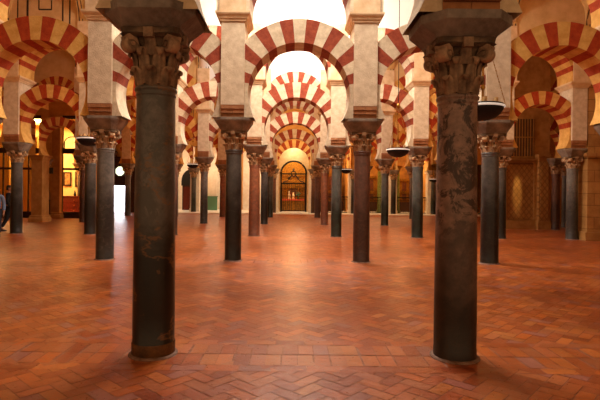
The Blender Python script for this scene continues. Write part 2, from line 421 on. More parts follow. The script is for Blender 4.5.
def lower_arch(x0, x1, y, label, group, mats=None, hy=.34):
    b = (x1-x0); k = b/3; cx = (x0+x1)/2
    mb = MB(); ring(mb, 0, Z_LOW, 1.16*k, 1.70*k, b/2-.262, hy, 17, Z_LOW-Z_IMP)
    o = mb.build('horseshoe_arch', mats or [M_red, M_cream], None, (cx, y, 0))
    return tag(o, label, 'arch', group)
def upper_arch(x0, x1, y, label, group, mats=None):
    b = (x1-x0); k = b/3; cx = (x0+x1)/2
    mb = MB(); ring(mb, 0, Z_UP, 1.13*k, 1.66*k, b/2-.298, .5, 17, 0)
    # plain springing blocks
    for s in (-1,1):
        mb.box(min(s*1.13*k, s*(b/2-.298)), max(s*1.13*k, s*(b/2-.298)), -.5, .5, Z_CORN+.2, Z_UP, 1)
    o = mb.build('upper_arch', mats or [M_red, M_cream], None, (cx, y, 0))
    return tag(o, label, 'arch', group)
def spandrel(row, name, hy=.5, low=False, mat=None):
    """wall above the arches of a row"""
    X = RX[row]; mb = MB(); y = ROWS[row]
    for x0, x1 in zip(X[:-1], X[1:]):
        b = x1-x0; k = b/3; cx = (x0+x1)/2; Rout = (1.70 if low else 1.66)*k; cz = Z_LOW if low else Z_UP
        n = 20; hw = b/2
        for i in range(n):
            a, c = cx-hw+2*hw*i/n, cx-hw+2*hw*(i+1)/n
            def zz(v):
                d = abs(v-cx); lim = b/2-(.262 if low else .298)
                d = min(d, lim); return cz+sqrt(max(Rout*Rout-d*d, 0))
            vs = [(a,y-hy,zz(a)),(c,y-hy,zz(c)),(c,y-hy,Z_TOP),(a,y-hy,Z_TOP),(a,y+hy,zz(a)),(c,y+hy,zz(c)),(c,y+hy,Z_TOP),(a,y+hy,Z_TOP)]
            mb.add(vs, [(0,1,2,3),(7,6,5,4),(0,4,5,1)])
    # ends
    for xa, xb in ((XL, X[0]), (X[-1], XR)):
        if xb-xa > .1: mb.box(xa, xb, y-hy, y+hy, Z_CORN+.2 if not low else Z_LOW, Z_TOP)
    o = mb.build(name, mat or M_wall); struct(o); return o

ORD = ['first','second','third','fourth','fifth','sixth']
ROWN = ['nearest arcade','second arcade','third arcade','fourth arcade','fifth arcade']
def place_name(x):
    """ordinal counted outward from the central aisle"""
    k = int(round((x+1.36)/3.0))
    if k <= 0: return ORD[min(-k,5)]+' column left of the central aisle'
    return ORD[min(k-1,5)]+' column right of the central aisle'
def bay_name(x0, x1):
    c = round(((x0+x1)/2-.14)/3.0)
    if c == 0: return 'spanning the central aisle'
    return ORD[min(abs(c)-1,5)]+' bay %s of the central aisle' % ('left' if c < 0 else 'right')
styles = {
 0: {-1.36:('front_left',0), 1.64:('front_right',0), -4.36:('grey',0), 4.64:('brown',0)},
 1: {-4.36:('grey',2), -1.36:('black',1), 1.64:('brown',1), 4.64:('black',2), -7.36:('grey',1), 7.64:('grey',1)},
 2: {-10.05:('black',2), -7.36:('black',2), -4.36:('brown',1), -1.36:('red',2), 1.64:('green',1), 4.60:('green',2), 7.64:('black',1), 10.25:('grey',2)},
}
alts = ['grey','black','brown','green','red','black']
for r in range(5):
    y = ROWS[r]; X = RX[r]
    for i, x in enumerate(X):
        key = min(styles.get(r,{x:None}), key=lambda q: abs(q-x))
        if r in styles and abs(key-x) < .2: st, sh = styles[r][key]
        else: st, sh = alts[(i*5+r*3+1) % 6], 3 if r > 2 else 1
        if r == 2 and (x < -10.5 or x > 10.5): 
            pass
        else:
            if (r == 2 and x < -12) or (r == 3 and x < -12): continue
            edge = {('left',0):''}
            lab = 'column of %s, %s, %s' % (STY[st][1], place_name(x).replace(' column','').replace('the central','the'), ROWN[r])
            if r == 0 and x == RX[0][1]: lab = 'large black green marble column with brown veins, standing at the front left'
            if r == 0 and x == RX[0][2]: lab = 'large mottled brown violet column, worn with dark patches, standing at the front right'
            cc = column(x, y, st, lab, 'marble columns of the arcades', sh, dark=(r == 0))
            if r == 0 and abs(x+1.36) < .1:
                cc.scale.z = 1.02
                fb = MB(); fb.lathe([(.2085,.0),(.212,.01),(.212,.115),(.2075,.13)], 28, caps=False)
                fb.build('foot_band', stone('foot_band_brown','#3a2410','#6a4620',6,.5,.3), cc)
        pier_thing(x, y, 'pale stone pier over the %s, in the %s' % (place_name(x), ROWN[r]), 'stone piers above the columns')
    for x0, x1 in zip(X[:-1], X[1:]):
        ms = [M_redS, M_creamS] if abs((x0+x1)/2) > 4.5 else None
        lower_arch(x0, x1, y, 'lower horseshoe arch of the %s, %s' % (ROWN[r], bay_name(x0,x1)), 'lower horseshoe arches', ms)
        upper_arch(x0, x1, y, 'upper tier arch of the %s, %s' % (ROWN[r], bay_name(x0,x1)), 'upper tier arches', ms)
    spandrel(r, 'wall_upper')

# ------------------------------------------------------------------ vaults
def vault(y0, y1, first=False):
    mb = MB(); zs = 7.55; ym = (y0+y1)/2; h = (y1-y0)/2; H = 2.0
    nx = int((XR-XL)/.15); ny = 36
    def Z(x, y):
        u = min(1, abs(y-ym)/h); a = zs + H*sqrt(max(0,1-u*u))
        p = ((x+1.36) % 3.0) - 1.5; d = abs(p)
        c = zs + .45 + sqrt(max(0, 1.2*1.2-d*d))*1.0 - .12*(h-abs(y-ym)) if d < 1.2 else -1
        return min(max(a, c), Z_TOP-.02)
    vs = [(XL+(XR-XL)*i/nx, y0+(y1-y0)*j/ny, Z(XL+(XR-XL)*i/nx, y0+(y1-y0)*j/ny)) for i in range(nx+1) for j in range(ny+1)]
    fs = [(i*(ny+1)+j, (i+1)*(ny+1)+j, (i+1)*(ny+1)+j+1, i*(ny+1)+j+1) for i in range(nx) for j in range(ny)]
    mb.add(vs, fs, 0, True)
    struct(mb.build('ceiling', M_vault))
    # transverse ribs on the column lines with painted edge lines
    rb = MB()
    for k in range(-6, 6):
        xc = -1.36+3*k
        if not XL < xc < XR: continue
        for (a, b_, m, off) in ((-.3,.3,0,.05),(-.26,-.22,1,.056),(.22,.26,1,.056),(-.14,-.11,1,.056),(.11,.14,1,.056)):
            if m == 1 and abs(xc) < 2: continue
            pr = []
            for j in range(25):
                th = PI*j/24; yy = ym-h*cos(th)*.995; zz = zs+H*sin(th)-off
                pr.append((yy, zz))
            for j in range(24):
                (ya,za),(yb,zb) = pr[j], pr[j+1]
                rb.add([(xc+a,ya,za),(xc+b_,ya,za),(xc+b_,yb,zb),(xc+a,yb,zb)], [(0,1,2,3)], m)
                if m == 0:
                    rb.add([(xc+a,ya,za),(xc+a,yb,zb),(xc+a,yb,zb+.2),(xc+a,ya,za+.2)], [(0,1,2,3)])
                    rb.add([(xc+b_,ya,za),(xc+b_,yb,zb),(xc+b_,yb,zb+.2),(xc+b_,ya,za+.2)], [(0,1,2,3)])
    struct(rb.build('trim_ribs', [M_vault, M_line]))
ye = [-1.9]+ROWS
for a, b in zip(ye[:-1], ye[1:]): vault(a+(.5 if a > 0 else 0), b-.5)
# painted panel lines on the wall of the third arcade, left side
pl = MB(); yy = ROWS[2]-.5-.006
for (x, z0, z1, w) in ((-9.75,7.55,9.4,.04),(-9.4,7.5,9.4,.07),(-8.15,7.5,9.4,.05),(-7.9,7.5,9.4,.05),(-9.0,8.0,9.4,.04),(-8.55,8.0,9.4,.04)):
    pl.box(x-w/2-.05, x+w/2-.05, yy, yy+.004, z0, z1)
pl.box(-9.05,-8.6, yy, yy+.004, 7.98, 8.03)
struct(pl.build('trim_painted_lines', M_line))

# ------------------------------------------------------------------ row six : the chapel screen
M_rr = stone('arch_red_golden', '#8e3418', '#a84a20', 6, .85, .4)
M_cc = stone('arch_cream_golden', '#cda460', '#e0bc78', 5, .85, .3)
y6 = ROWS[5]; X6 = RX[5]
for i, x in enumerate(X6):
    st = alts[(i*2+1) % 6] if i not in (3,4) else 'brown'
    column(x, y6-.62, st, 'column of %s, %s, before chapel screen' % (STY[st][1], place_name(x).replace(' column','').replace('the central','the')), 'columns against the chapel screen', 3, dz=.05)
    mb = MB(); mb.box(-.34,.34,-.3,.3,.0,Z_IMP); mb.box(-.38,.38,-.34,.34,.0,.25); mb.box(-.42,.42,-.36,.36,Z_IMP-.18,Z_IMP)
    o = mb.build('screen_pier', M_jamb, None, (x, y6, .05)); o.scale.z = .985
    tag(o, 'white plastered screen pier behind the %s, at the chapels' % place_name(x), 'pier', 'white piers of the chapel screen')
    pb = MB(); pb.box(-.5,.5,-.5,-.3,Z_IMP,Z_LOW+1.2)
for x0, x1 in zip(X6[:-1], X6[1:]):
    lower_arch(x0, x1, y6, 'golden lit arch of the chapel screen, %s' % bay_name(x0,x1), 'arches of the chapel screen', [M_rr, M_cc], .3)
spandrel(5, 'wall_screen', .3, True, M_warm)

# back wall and side walls of the chapels
mb = MB(); mb.box(-1.2, XR, 42.2, 42.5, .0, Z_TOP)
struct(mb.build('wall_back', stone('chapel_ochre', '#7c5226', '#a8742f', 2, .85, .2)))
mb = MB(); mb.box(XL, -1.2, 42.2, 42.5, .0, Z_TOP)
struct(mb.build('wall_back', M_jamb))
mb = MB(); mb.box(XL, XR, 37.5, 42.2, 6.0, 6.2)
struct(mb.build('ceiling_chapel', M_warm))
for i, x in enumerate(X6):
    mb = MB(); mb.box(x-.12, x+.12, 37.5, 42.2, .05, 6.0); struct(mb.build('wall_chapel', M_warm))

# ------------------------------------------------------------------ central altar chapel
AX = .14
mb = MB()
# niche wall with arched opening (cream)
Rn = 1.03; zc = 3.05; yA = 38.55; n = 20
for s in (-1,1): mb.box(min(AX+s*Rn,AX+s*1.37), max(AX+s*Rn,AX+s*1.37), yA, yA+.3, .05, zc)
for k in range(n):
    a, b = PI*k/n, PI*(k+1)/n
    vs = []
    for yy in (yA, yA+.3):
        vs += [(AX+Rn*cos(a),yy,zc+Rn*sin(a)),(AX+1.37*(1 if cos(a)>0 else -1) if False else AX+1.37*cos(a)/max(abs(cos(a)),.35) if abs(cos(a))>.35 else AX+1.37*cos(a)/.35,yy,6.0 if abs(cos(a))<=.35 else zc+ (6.0-zc)*min(1,sin(a)/.937)),
               (AX+1.37*cos(b)/max(abs(cos(b)),.35),yy,6.0 if abs(cos(b))<=.35 else zc+(6.0-zc)*min(1,sin(b)/.937)),(AX+Rn*cos(b),yy,zc+Rn*sin(b))]
    mb.add(vs, [(0,1,2,3),(7,6,5,4),(0,3,7,4)])
struct(mb.build('wall_niche', stone('niche_plaster','#dcbf8c','#eed6a8',3,.8,.1)))
g = thing('iron_grille', 'black wrought iron altar grille with arched top and scrolled crest', 'grille', (AX, 38.45, .05))
mb = MB()
for s in (-1,1): mb.box(s*.98-.055, s*.98+.055, -.03,.03, 0, 3.0)
mb.tube([(1.0*cos(PI*k/24),0,3.0+1.0*sin(PI*k/24)) for k in range(25)], .07, 8)
for z, w in ((.08,.04),(1.25,.025),(2.25,.06),(3.0,.05)): mb.box(-.98,.98,-.03,.03,z-w,z+w)
mb.build('frame', M_iron, g)
mb = MB()
for k in range(-6, 7):
    if k: mb.tube([(k*.15,0,.08),(k*.15,0,2.25)], .02, 6)
mb.build('bars', M_iron, g)
mb = MB()
for s in (-1,1):
    mb.tube([(s*(.08+.75*t), 0, 2.3+.62*(1-t)**1.5+.05*sin(9*t)) for t in [k/12 for k in range(13)]], .045, 8)
    mb.tube([(s*(.3+.14*cos(a)*(1-a/14)), 0, 2.62+.14*sin(a)*(1-a/14)) for a in [k*.5 for k in range(18)]], .03, 6)
mb.tube([(.2*cos(a),0,3.0+.2*sin(a)) for a in [k*PI/8 for k in range(17)]], .04, 8)
mb.tube([(0,0,3.15),(0,0,3.45)], .035, 6); mb.tube([(-.1,0,3.33),(.1,0,3.33)], .03, 6)
mb.build('crest', M_iron, g)
t = thing('altar_retable', 'gilded altar retable with columns and arched painting behind the grille', 'altarpiece', (AX, 41.3, .05))
mb = MB(); mb.box(-1.0,1.0,0,.5,0,3.3); 
for z in (1.0,1.9,2.9): mb.box(-1.05,1.05,-.12,0,z,z+.12)
mb.loft([[(r*cos(PI*k/16), yy, 3.3+r*sin(PI*k/16)) for k in range(17)] for yy, r in ((0,1.0),(.5,1.0))])
mb.build('body', M_gold, t)
for s in (-.9,-.4,.4,.9):
    c = MB(); c.lathe([(.07,1.12),(.055,1.2),(.05,1.8),(.075,1.9)], 12, cx=s, cy=-.06); c.build('colonnette', M_gold, t)
mb = MB(); mb.box(-.3,.3,-.03,0,1.2,1.85); mb.build('painting', stone('painting_dark','#3a2a1a','#7a4a2a',7,.5,.1), t)
t = thing('altar_table', 'altar table with gilded panelled front and red cloth, behind the grille', 'altar', (AX, 40.2, .05))
mb = MB(); mb.box(-.85,.85,0,.7,0,.95); 
for k in range(-4,5): mb.box(k*.18-.05,k*.18+.05,-.03,0,.15,.8)
mb.build('front', M_gold, t)
mb = MB(); mb.box(-.9,.9,-.06,.75,.95,1.0); mb.box(-.9,.9,-.07,-.06,.86,1.0); mb.build('cloth', plain('altar_cloth','#c8512e',.8), t)
for i, (x, c, h, lab) in enumerate(((-.35,'#e6d3b0',.62,'white reliquary statue on the altar table, left of centre'),(.0,'#e0c9a0',.52,'cream statue on the middle of the altar table'))):
    mb = MB(); mb.lathe([(.1,0),(.11,.06),(.06,.1),(.1,.2),(.11,.3),(.06,h*.72),(.05,h*.78),(.065,h*.88),(.04,h*.97),(.01,h)], 14)
    tag(mb.build('altar_statue', plain('statue_%d'%i, c, .5), None, (AX+x, 40.5, 1.05)), lab, 'statue', 'statues on the altar table')
mb = MB()
mb.lathe([(.07,0),(.09,.1),(.06,.18)], 12)
for k in range(26):
    a = random.uniform(0,2*PI); r = random.uniform(0,.2); z = .25+random.uniform(0,.28); q = .07
    mb.add([(r*cos(a)-q,r*sin(a),z),(r*cos(a),r*sin(a)-q,z+.03),(r*cos(a)+q,r*sin(a),z),(r*cos(a),r*sin(a)+q,z+.08)], [(0,1,2,3)])
tag(mb.build('altar_plant', plain('leaf_green','#3f6a38',.6), None, (AX+.42, 40.5, 1.05)), 'small green plant in a vase on the right of the altar table', 'plant')

# ------------------------------------------------------------------ other chapel furnishings
def panel_door(x, y, w, h, mat, mat2, label, cols=2, rowsn=4, cat='door', name='panelled_door'):
    t = thing(name, label, cat, (x, y, .05))
    mb = MB(); mb.box(-w/2-.08,w/2+.08,-.02,.1,0,h+.1); mb.build('door_frame', mat2, t)
    for q in range(cols):
        x0 = -w/2+q*w/cols; x1 = x0+w/cols
        mb = MB(); mb.box(x0+.01,x1-.01,-.06,-.02,0.02,h)
        for k in range(rowsn):
            z0 = .1+k*(h-.15)/rowsn; mb.box(x0+.07,x1-.07,-.09,-.06,z0,z0+(h-.15)/rowsn-.09)
        mb.build('door_leaf', mat, t)
    return t
panel_door(-5.05, 40.6, .85, 3.1, stone('cream_door','#c79a56','#e2be80',6,.5,.2), M_gold, 'tall cream and gold panelled door in the chapel left of the altar', 2, 6)
panel_door(-8.3, 40.0, 1.2, 1.9, M_redw, M_wood, 'dark red wooden door with black arch above in the far left chapel', 2, 3)
mb = MB(); mb.loft([[(.75*cos(PI*k/12), yy, .75*sin(PI*k/12)*1.3) for k in range(13)] for yy in (0,.1)]); mb.box(-.75,.75,-.01,.1,-.35,0)
tag(mb.build('door_fanlight', M_blk, None, (-8.3,39.9,2.40)), 'black arched panel over the dark red chapel door', 'panel')
mb = MB(); mb.box(-.7,.7,0,.12,0,3.4); 
o = mb.build('wall_panel', M_jamb, None, (-6.9,40.2,.05)); tag(o, 'white marble wall panel beside the far left chapel door', 'panel')
mb = MB(); mb.box(-.5,.5,0,.1,0,1.1); mb.box(-.55,.55,-.03,.1,1.1,1.16)
tag(mb.build('green_cabinet', plain('pale_green','#4f8266',.5), None, (-6.6,39.9,.05)), 'low pale green cabinet against the white chapel panel', 'cabinet')
# right chapels
def retable(x, y, w, h, label):
    t = thing('side_altarpiece', label, 'altarpiece', (x, y, .05))
    mb = MB(); mb.box(-w/2,w/2,0,.3,0,h)
    for z in (.9,1.6,h-.2): mb.box(-w/2-.04,w/2+.04,-.1,0,z,z+.1)
    mb.build('body', M_gold, t)
    k = max(2, int(w/.55))
    for i in range(k):
        xc = -w/2+w*(i+.5)/k
        p = MB(); p.box(xc-.17,xc+.17,-.03,0,1.05,1.5); p.box(xc-.17,xc+.17,-.03,0,1.75,h-.3); p.build('painted_panel', stone('panel_paint%d'%i,'#2a1a10','#6a3418',8,.5,.1), t)
    mb = MB(); mb.box(-w/2,w/2,-.5,-.12,0,.82); mb.build('altar_base', M_wood, t)
retable(3.25, 41.0, 2.0, 3.2, 'gilded side altarpiece in the first chapel right of the altar')
retable(6.3, 41.0, 1.6, 3.0, 'gilded side altarpiece behind the green columns')
retable(9.2, 41.0, 2.2, 2.8, 'gilded side altarpiece in the third chapel right of the altar')
for i, (x, lab) in enumerate(((8.35,'bright green marble chapel column right of the second bay opening'),(7.1,'bright green marble chapel column left in the second bay opening'))):
    t = thing('green_column', lab, 'column', (x, 38.9, .05), 0, 'green chapel columns')
    mb = MB(); mb.lathe([(.33,0),(.33,.2),(.27,.25),(.26,2.7),(.24,3.3)], 20); mb.build('shaft', marble('marble_bright_green%d'%i,'#44582a','#6d8040','#a09850',1,1,.25,3,seed=9+i), t)
    mb = MB(); mb.lathe([(.24,3.3),(.3,3.4),(.38,3.6)], 20); mb.box(-.38,.38,-.38,.38,3.6,3.75); mb.build('capital', M_gold, t)
def low_grille(x, w, label):
    g = thing('low_grille', label, 'grille', (x, y6+.1, .05), 0, 'low iron grilles of the chapel openings')
    mb = MB(); mb.box(-w/2,w/2,-.025,.025,.02,.08); mb.box(-w/2,w/2,-.03,.03,1.2,1.28); mb.box(-w/2,w/2,-.02,.02,1.0,1.03); mb.build('rails', M_iron, g)
    mb = MB(); n = int(w/.12)
    for k in range(n+1): mb.tube([(-w/2+k*w/n,0,.05),(-w/2+k*w/n,0,1.22)], .012, 6)
    mb.build('bars', M_iron, g)
low_grille(3.14, 2.3, 'low black iron grille closing the first chapel right of the altar')
low_grille(6.14, 2.3, 'low black iron grille closing the second chapel right of the altar')
low_grille(9.14, 2.3, 'low black iron grille closing the third chapel right of the altar')

# ------------------------------------------------------------------ left side : glazed lit room, stone piers, entrance
yS = 27.6
def glazed(x0, x1, name, nm):
    w = MB()
    for z, h in ((.0,.35),(2.72,.12),(3.65,.3),(5.6,.2)): w.box(x0,x1,yS-.06,yS+.06,z,z+h)
    k = max(1, round((x1-x0)/.75))
    for i in range(k+1): w.box(x0+(x1-x0)*i/k-.03, x0+(x1-x0)*i/k+.03, yS-.05, yS+.05, 0, 5.8)
    o = struct(w.build(name, M_wood))
    p = MB(); p.box(x0+.03,x1-.03,yS-.008,yS+.008,.3,5.7); p.build('pane', M_glass, o)
glazed(-18.5,-14.2,'window_1',1); glazed(-13.0,-11.9,'window_2',2)
mb = MB(); mb.box(-14.2,-13.0,yS-.08,yS+.08,0,5.8); struct(mb.build('wall_room_pier', M_sand if 'M_sand' in globals() else M_warm))
# room shell
mb = MB(); mb.box(-19.8,-11.85,31.5,31.7,0,6.2); struct(mb.build('wall_room_back', stone('room_plaster','#d8b070','#ecca8a',2,.8,.1)))
mb = MB(); mb.box(-12.0,-11.85,27.75,31.5,0,6.2); struct(mb.build('wall_room_side', M_warm))
mb = MB(); mb.box(-19.8,-11.85,27.75,31.5,6.0,6.2); struct(mb.build('ceiling_room', M_warm))
mb = MB(); mb.box(-19.8,-11.85,yS-.1,yS+.1,5.8,Z_TOP); mb.box(-19.8,-18.4,yS-.1,yS+.1,0,5.8); struct(mb.build('wall_room_front', M_warm))
mb = MB(); mb.box(-20,-19.8,-1.5,42.3,0,Z_TOP); struct(mb.build('wall_left', M_warm))
# curtains seen in the left window
for i, (x, col) in enumerate(((-17.0,'#e4b24e'),(-15.4,'#eabf60'))):
    mb = MB(); n = 40; pts = [(-.6+1.2*k/n, .05*sin(k*1.3)) for k in range(n+1)]
    for k in range(n): mb.add([(pts[k][0],pts[k][1],0),(pts[k+1][0],pts[k+1][1],0),(pts[k+1][0],pts[k+1][1],4.6),(pts[k][0],pts[k][1],4.6)], [(0,1,2,3)], 0, True)
    tag(mb.build('curtain', plain('curtain_%d'%i, col, .8), None, (x, 28.4, .1)), ['yellow curtain behind the far left window, at its left','yellow curtain behind the far left window, beside the person in black'][i], 'curtain', 'curtains of the lit room')
def picture(x, z, w, h, label, y=31.5):
    t = thing('framed_picture', label, 'picture', (x, y, z), 0, 'pictures in the lit room')
    mb = MB()
    for (a,b,c,d) in ((-w/2,w/2,-h/2,-h/2+.08),(-w/2,w/2,h/2-.08,h/2),(-w/2,-w/2+.08,-h/2,h/2),(w/2-.08,w/2,-h/2,h/2)): mb.box(a,b,-.06,-.01,c,d)
    mb.build('frame', M_wood, t)
    mb = MB(); mb.box(-w/2+.05,w/2-.05,-.04,-.01,-h/2+.05,h/2-.05); mb.build('canvas', stone('canvas_paint','#6a4420','#c09050',6,.7,.1), t)
picture(-14.5, 2.3, .5, .9, 'dark framed picture on the lit wall, left one'); picture(-13.72, 2.3, .55, 1.0, 'dark framed picture on the lit wall above the red chest')
t = thing('red_chest', 'red wooden chest of drawers below the framed pictures', 'chest', (-14.0, 30.9, 0))
mb = MB(); mb.box(-.75,.75,-.3,.3,.08,1.15); mb.box(-.8,.8,-.34,.34,1.15,1.22); mb.build('body', M_redw, t)
for r in range(3):
    d = MB(); d.box(-.68,.68,-.33,-.3,.16+r*.33,.42+r*.33); d = d.build('drawer', M_redw, t)
    for s in (-.35,.35):
        k = MB(); k.lathe([(.03,0),(.035,.02),(.02,.04)], 10); k = k.build('knob', M_brass, d); k.location = (s,-.33,.29+r*.33); k.rotation_euler = (PI/2,0,0)
mb = MB(); mb.lathe([(.07,0),(.09,.08),(.06,.2),(.03,.3),(.05,.34)], 14)
tag(mb.build('vase', M_blk, None, (-13.75,30.9,1.22)), 'small dark vase standing on the red chest', 'vase')
# iron arc lamp over the screen
mb = MB(); mb.tube([(-.5,0,0),(-.5,0,.3)]+[(-.05-.45*cos(PI*k/10),0,.3+.35*sin(PI*k/10)) for k in range(1,9)], .035, 8); mb.lathe([(.02,.42),(.12,.3),(.13,.26)], 14, cx=.32)
tag(mb.build('gooseneck_lamp', M_iron, None, (-12.35,yS-.12,3.95)), 'black iron gooseneck lamp on top of the lit room screen', 'lamp')
# small display stand seen between column and pier
t = thing('display_stand', 'dark wooden display stand with small framed card by the left window', 'stand', (-12.95, 25.6, 0))
mb = MB()
for s in (-.2,.2): mb.tube([(s,.12,0),(s,0,1.5)], .025, 6); 
mb.tube([(0,-.3,0),(0,0,1.4)], .022, 6); mb.box(-.26,.26,-.03,.03,1.0,1.06); mb.build('easel', M_wood, t)
mb = MB(); mb.box(-.22,.22,-.05,-.02,1.08,1.55); mb.build('framed_card', stone('card_paint','#5a2a18','#a8642e',8,.6,.1), t)
mb = MB(); mb.box(-.35,.35,-.03,.03,0,.32)
tag(mb.build('hanging_sign', plain('sign_green','#2f3322',.6), None, (-12.95, 25.7, 2.45)), 'small dark green sign panel hung between column and stone pier', 'sign')

def stone_pier(x, y, w, d, h, label, cat='pier', plinth=.35, mat=None):
    t = thing('stone_pier', label, cat, (x, y, 0))
    m = mat or M_warm
    mb = MB(); mb.box(-w/2,w/2,-d/2,d/2,plinth,h); mb.build('pier_body', m, t)
    mb = MB(); R = [octo(w/2+e,d/2+e,.01,z) for z, e in ((0,.1),(plinth*.55,.1),(plinth*.7,.06),(plinth*.85,.07),(plinth,.02))]; mb.loft(R); mb.build('plinth', m, t)
    mb = MB(); R = [octo(w/2+e,d/2+e,.01,z) for z, e in ((h-.25,.01),(h-.2,.04),(h-.1,.06),(h-.05,.12),(h,.12))]; mb.loft(R); mb.build('pier_capital', m, t)
    return t
M_sand = stone('sandstone', '#96672f', '#b58546', 2.5, .85, .3)
stone_pier(-12.52, 24.25, .52, .7, 3.3, 'warm sandstone pier with moulded base beside the lit left window', mat=M_sand)
stone_pier(-13.2, 27.35, .45, .3, 5.6, 'narrow sandstone pier with moulded base left of the doorway light', mat=M_sand)
column(-13.75, 27.1, 'black', 'thin dark column seen between the two sandstone piers on the left', 'side columns', 3)
stone_pier(-15.8, 24.25, .52, .7, 3.3, 'sandstone pier with moulded base beyond the far left window', mat=M_sand)

# entrance vestibule
yV = 35.4
mb = MB()
mb.box(-14.2,-13.05,yV,yV+.15,0,3.9); mb.box(-11.95,-11.2,yV,yV+.15,0,3.9); mb.box(-13.05,-11.95,yV,yV+.15,1.95,2.62); mb.box(-13.05,-11.95,yV,yV+.15,3.38,3.9)
mb.box(-13.05,-12.88,yV,yV+.15,2.62,3.38); mb.box(-12.12,-11.95,yV,yV+.15,2.62,3.38)
mb.box(-14.3,-11.1,yV-.1,yV+.25,3.9,4.05)
mb.lathe([(.2,4.05),(.1,4.2),(.22,4.35),(.1,4.5),(.04,4.75)], 14, cx=-12.9, cy=yV)
mb.lathe([(.14,4.05),(.07,4.2),(.14,4.3),(.03,4.5)], 14, cx=-11.9, cy=yV)
for x in (-13.9,-11.55): mb.box(x-.18,x+.18,yV-.03,yV,.3,1.7); mb.box(x-.18,x+.18,yV-.03,yV,1.95,3.6)
vest = mb.build('door_1', M_wood); struct(vest)
# octagonal window in it
t = MB(); cx, cz = -12.5, 3.0
oc = lambda R, y: [(cx+R*cos(PI/8+k*PI/4), y, cz+R*sin(PI/8+k*PI/4)) for k in range(8)]
for k in range(8):
    a, b = k, (k+1) % 8; q = [oc(.36,yV-.05), oc(.44,yV-.05), oc(.44,yV+.16), oc(.36,yV+.16)]
    t.add([q[0][a],q[1][a],q[1][b],q[0][b],q[3][a],q[2][a],q[2][b],q[3][b]], [(0,1,2,3),(7,6,5,4),(0,3,7,4),(1,5,6,2)])
# corner fill between square hole and octagon
S = .43
for (sx, sz) in ((1,1),(-1,1),(-1,-1),(1,-1)):
    t.add([(cx+sx*S,yV+.05,cz+sz*S),(cx+sx*S,yV+.05,cz+sz*.15),(cx+sx*.15,yV+.05,cz+sz*S)], [(0,1,2)])
o = struct(t.build('window_3', M_wood))
p = MB(); p.add(oc(.36,yV+.06), [tuple(range(8))]); p.build('pane', plain('greenish_daylight_glass','#d8e4b8',.3,0,'#eaf4d0',1.7), o)
# daylight beyond the door: an added glowing panel stands in for the bright outside
mb = MB(); mb.box(-14.2,-11.0,36.6,36.7,0,3.8); struct(mb.build('court_daylight', M_day))
mb = MB(); mb.box(-12.35,-12.05,36.3,36.5,0.03,1.9); struct(mb.build('door_2', M_warm))
t = thing('court_railing', 'dark iron railing seen through the bright doorway', 'railing', (-12.25, 36.0, .0))
mb = MB(); 
for k in range(3): mb.tube([(-.25+k*.2,0,0),(-.25+k*.2,0,1.0)], .02, 6)
mb.tube([(-.28,0,1.0),(.2,0,1.0)], .025, 6); mb.build('bars', M_iron, t)
mb = MB(); mb.box(-19.8,-10.9,yV+.2,yV+.3,4.05,Z_TOP); mb.box(-19.8,-14.2,yV+.2,yV+.3,0,4.05); mb.box(-11.2,-9.9,yV+.2,yV+.3,0,Z_TOP)
struct(mb.build('wall_entrance', M_warm))

# ------------------------------------------------------------------ right side : masonry wall and lozenge chapel wall
def masonry(name, c1, c2):
    m = stone(name, c1, c2, 2.5, .85, .3); nt = m.node_tree; L = nt.links.new; b = nt.nodes['Principled BSDF']
    col = b.inputs['Base Color'].links[0].from_socket
    br = N(nt,'ShaderNodeTexBrick', i_Scale=1.0); br.inputs['Brick Width'].default_value=.9; br.inputs['Row Height'].default_value=.42; br.inputs['Mortar Size'].default_value=.012
    br.inputs['Color1'].default_value=(1,1,1,1); br.inputs['Color2'].default_value=(.82,.82,.82,1); br.inputs['Mortar'].default_value=(.5,.45,.4,1)
    tc = N(nt,'ShaderNodeTexCoord'); sp = N(nt,'ShaderNodeSeparateXYZ'); cb = N(nt,'ShaderNodeCombineXYZ')
    L(tc.outputs['Object'], sp.inputs[0]); L(sp.outputs['X'], cb.inputs[0]); L(sp.outputs['Z'], cb.inputs[1]); L(cb.outputs[0], br.inputs['Vector'])
    mx = N(nt,'ShaderNodeMix', data_type='RGBA', blend_type='MULTIPLY'); mx.inputs['Factor'].default_value=1
    L(col, mx.inputs['A']); L(br.outputs['Color'], mx.inputs['B']); L(mx.outputs['Result'], b.inputs['Base Color'])
    return m
M_mas = masonry('ashlar', '#9a6a34', '#b88646')
mb = MB(); y3 = ROWS[2]
mb.box(10.55,XR,y3-.42,y3+.42,.3,2.95); mb.box(10.45,XR,y3-.5,y3+.5,0,.3); mb.box(10.5,XR,y3-.5,y3+.5,2.95,3.0); mb.box(10.45,XR,y3-.54,y3+.54,3.0,3.12)
mb.box(10.56,XR,y3-.42,y3+.42,3.12,Z_CORN+.2)
struct(mb.build('wall_right_front', M_mas))
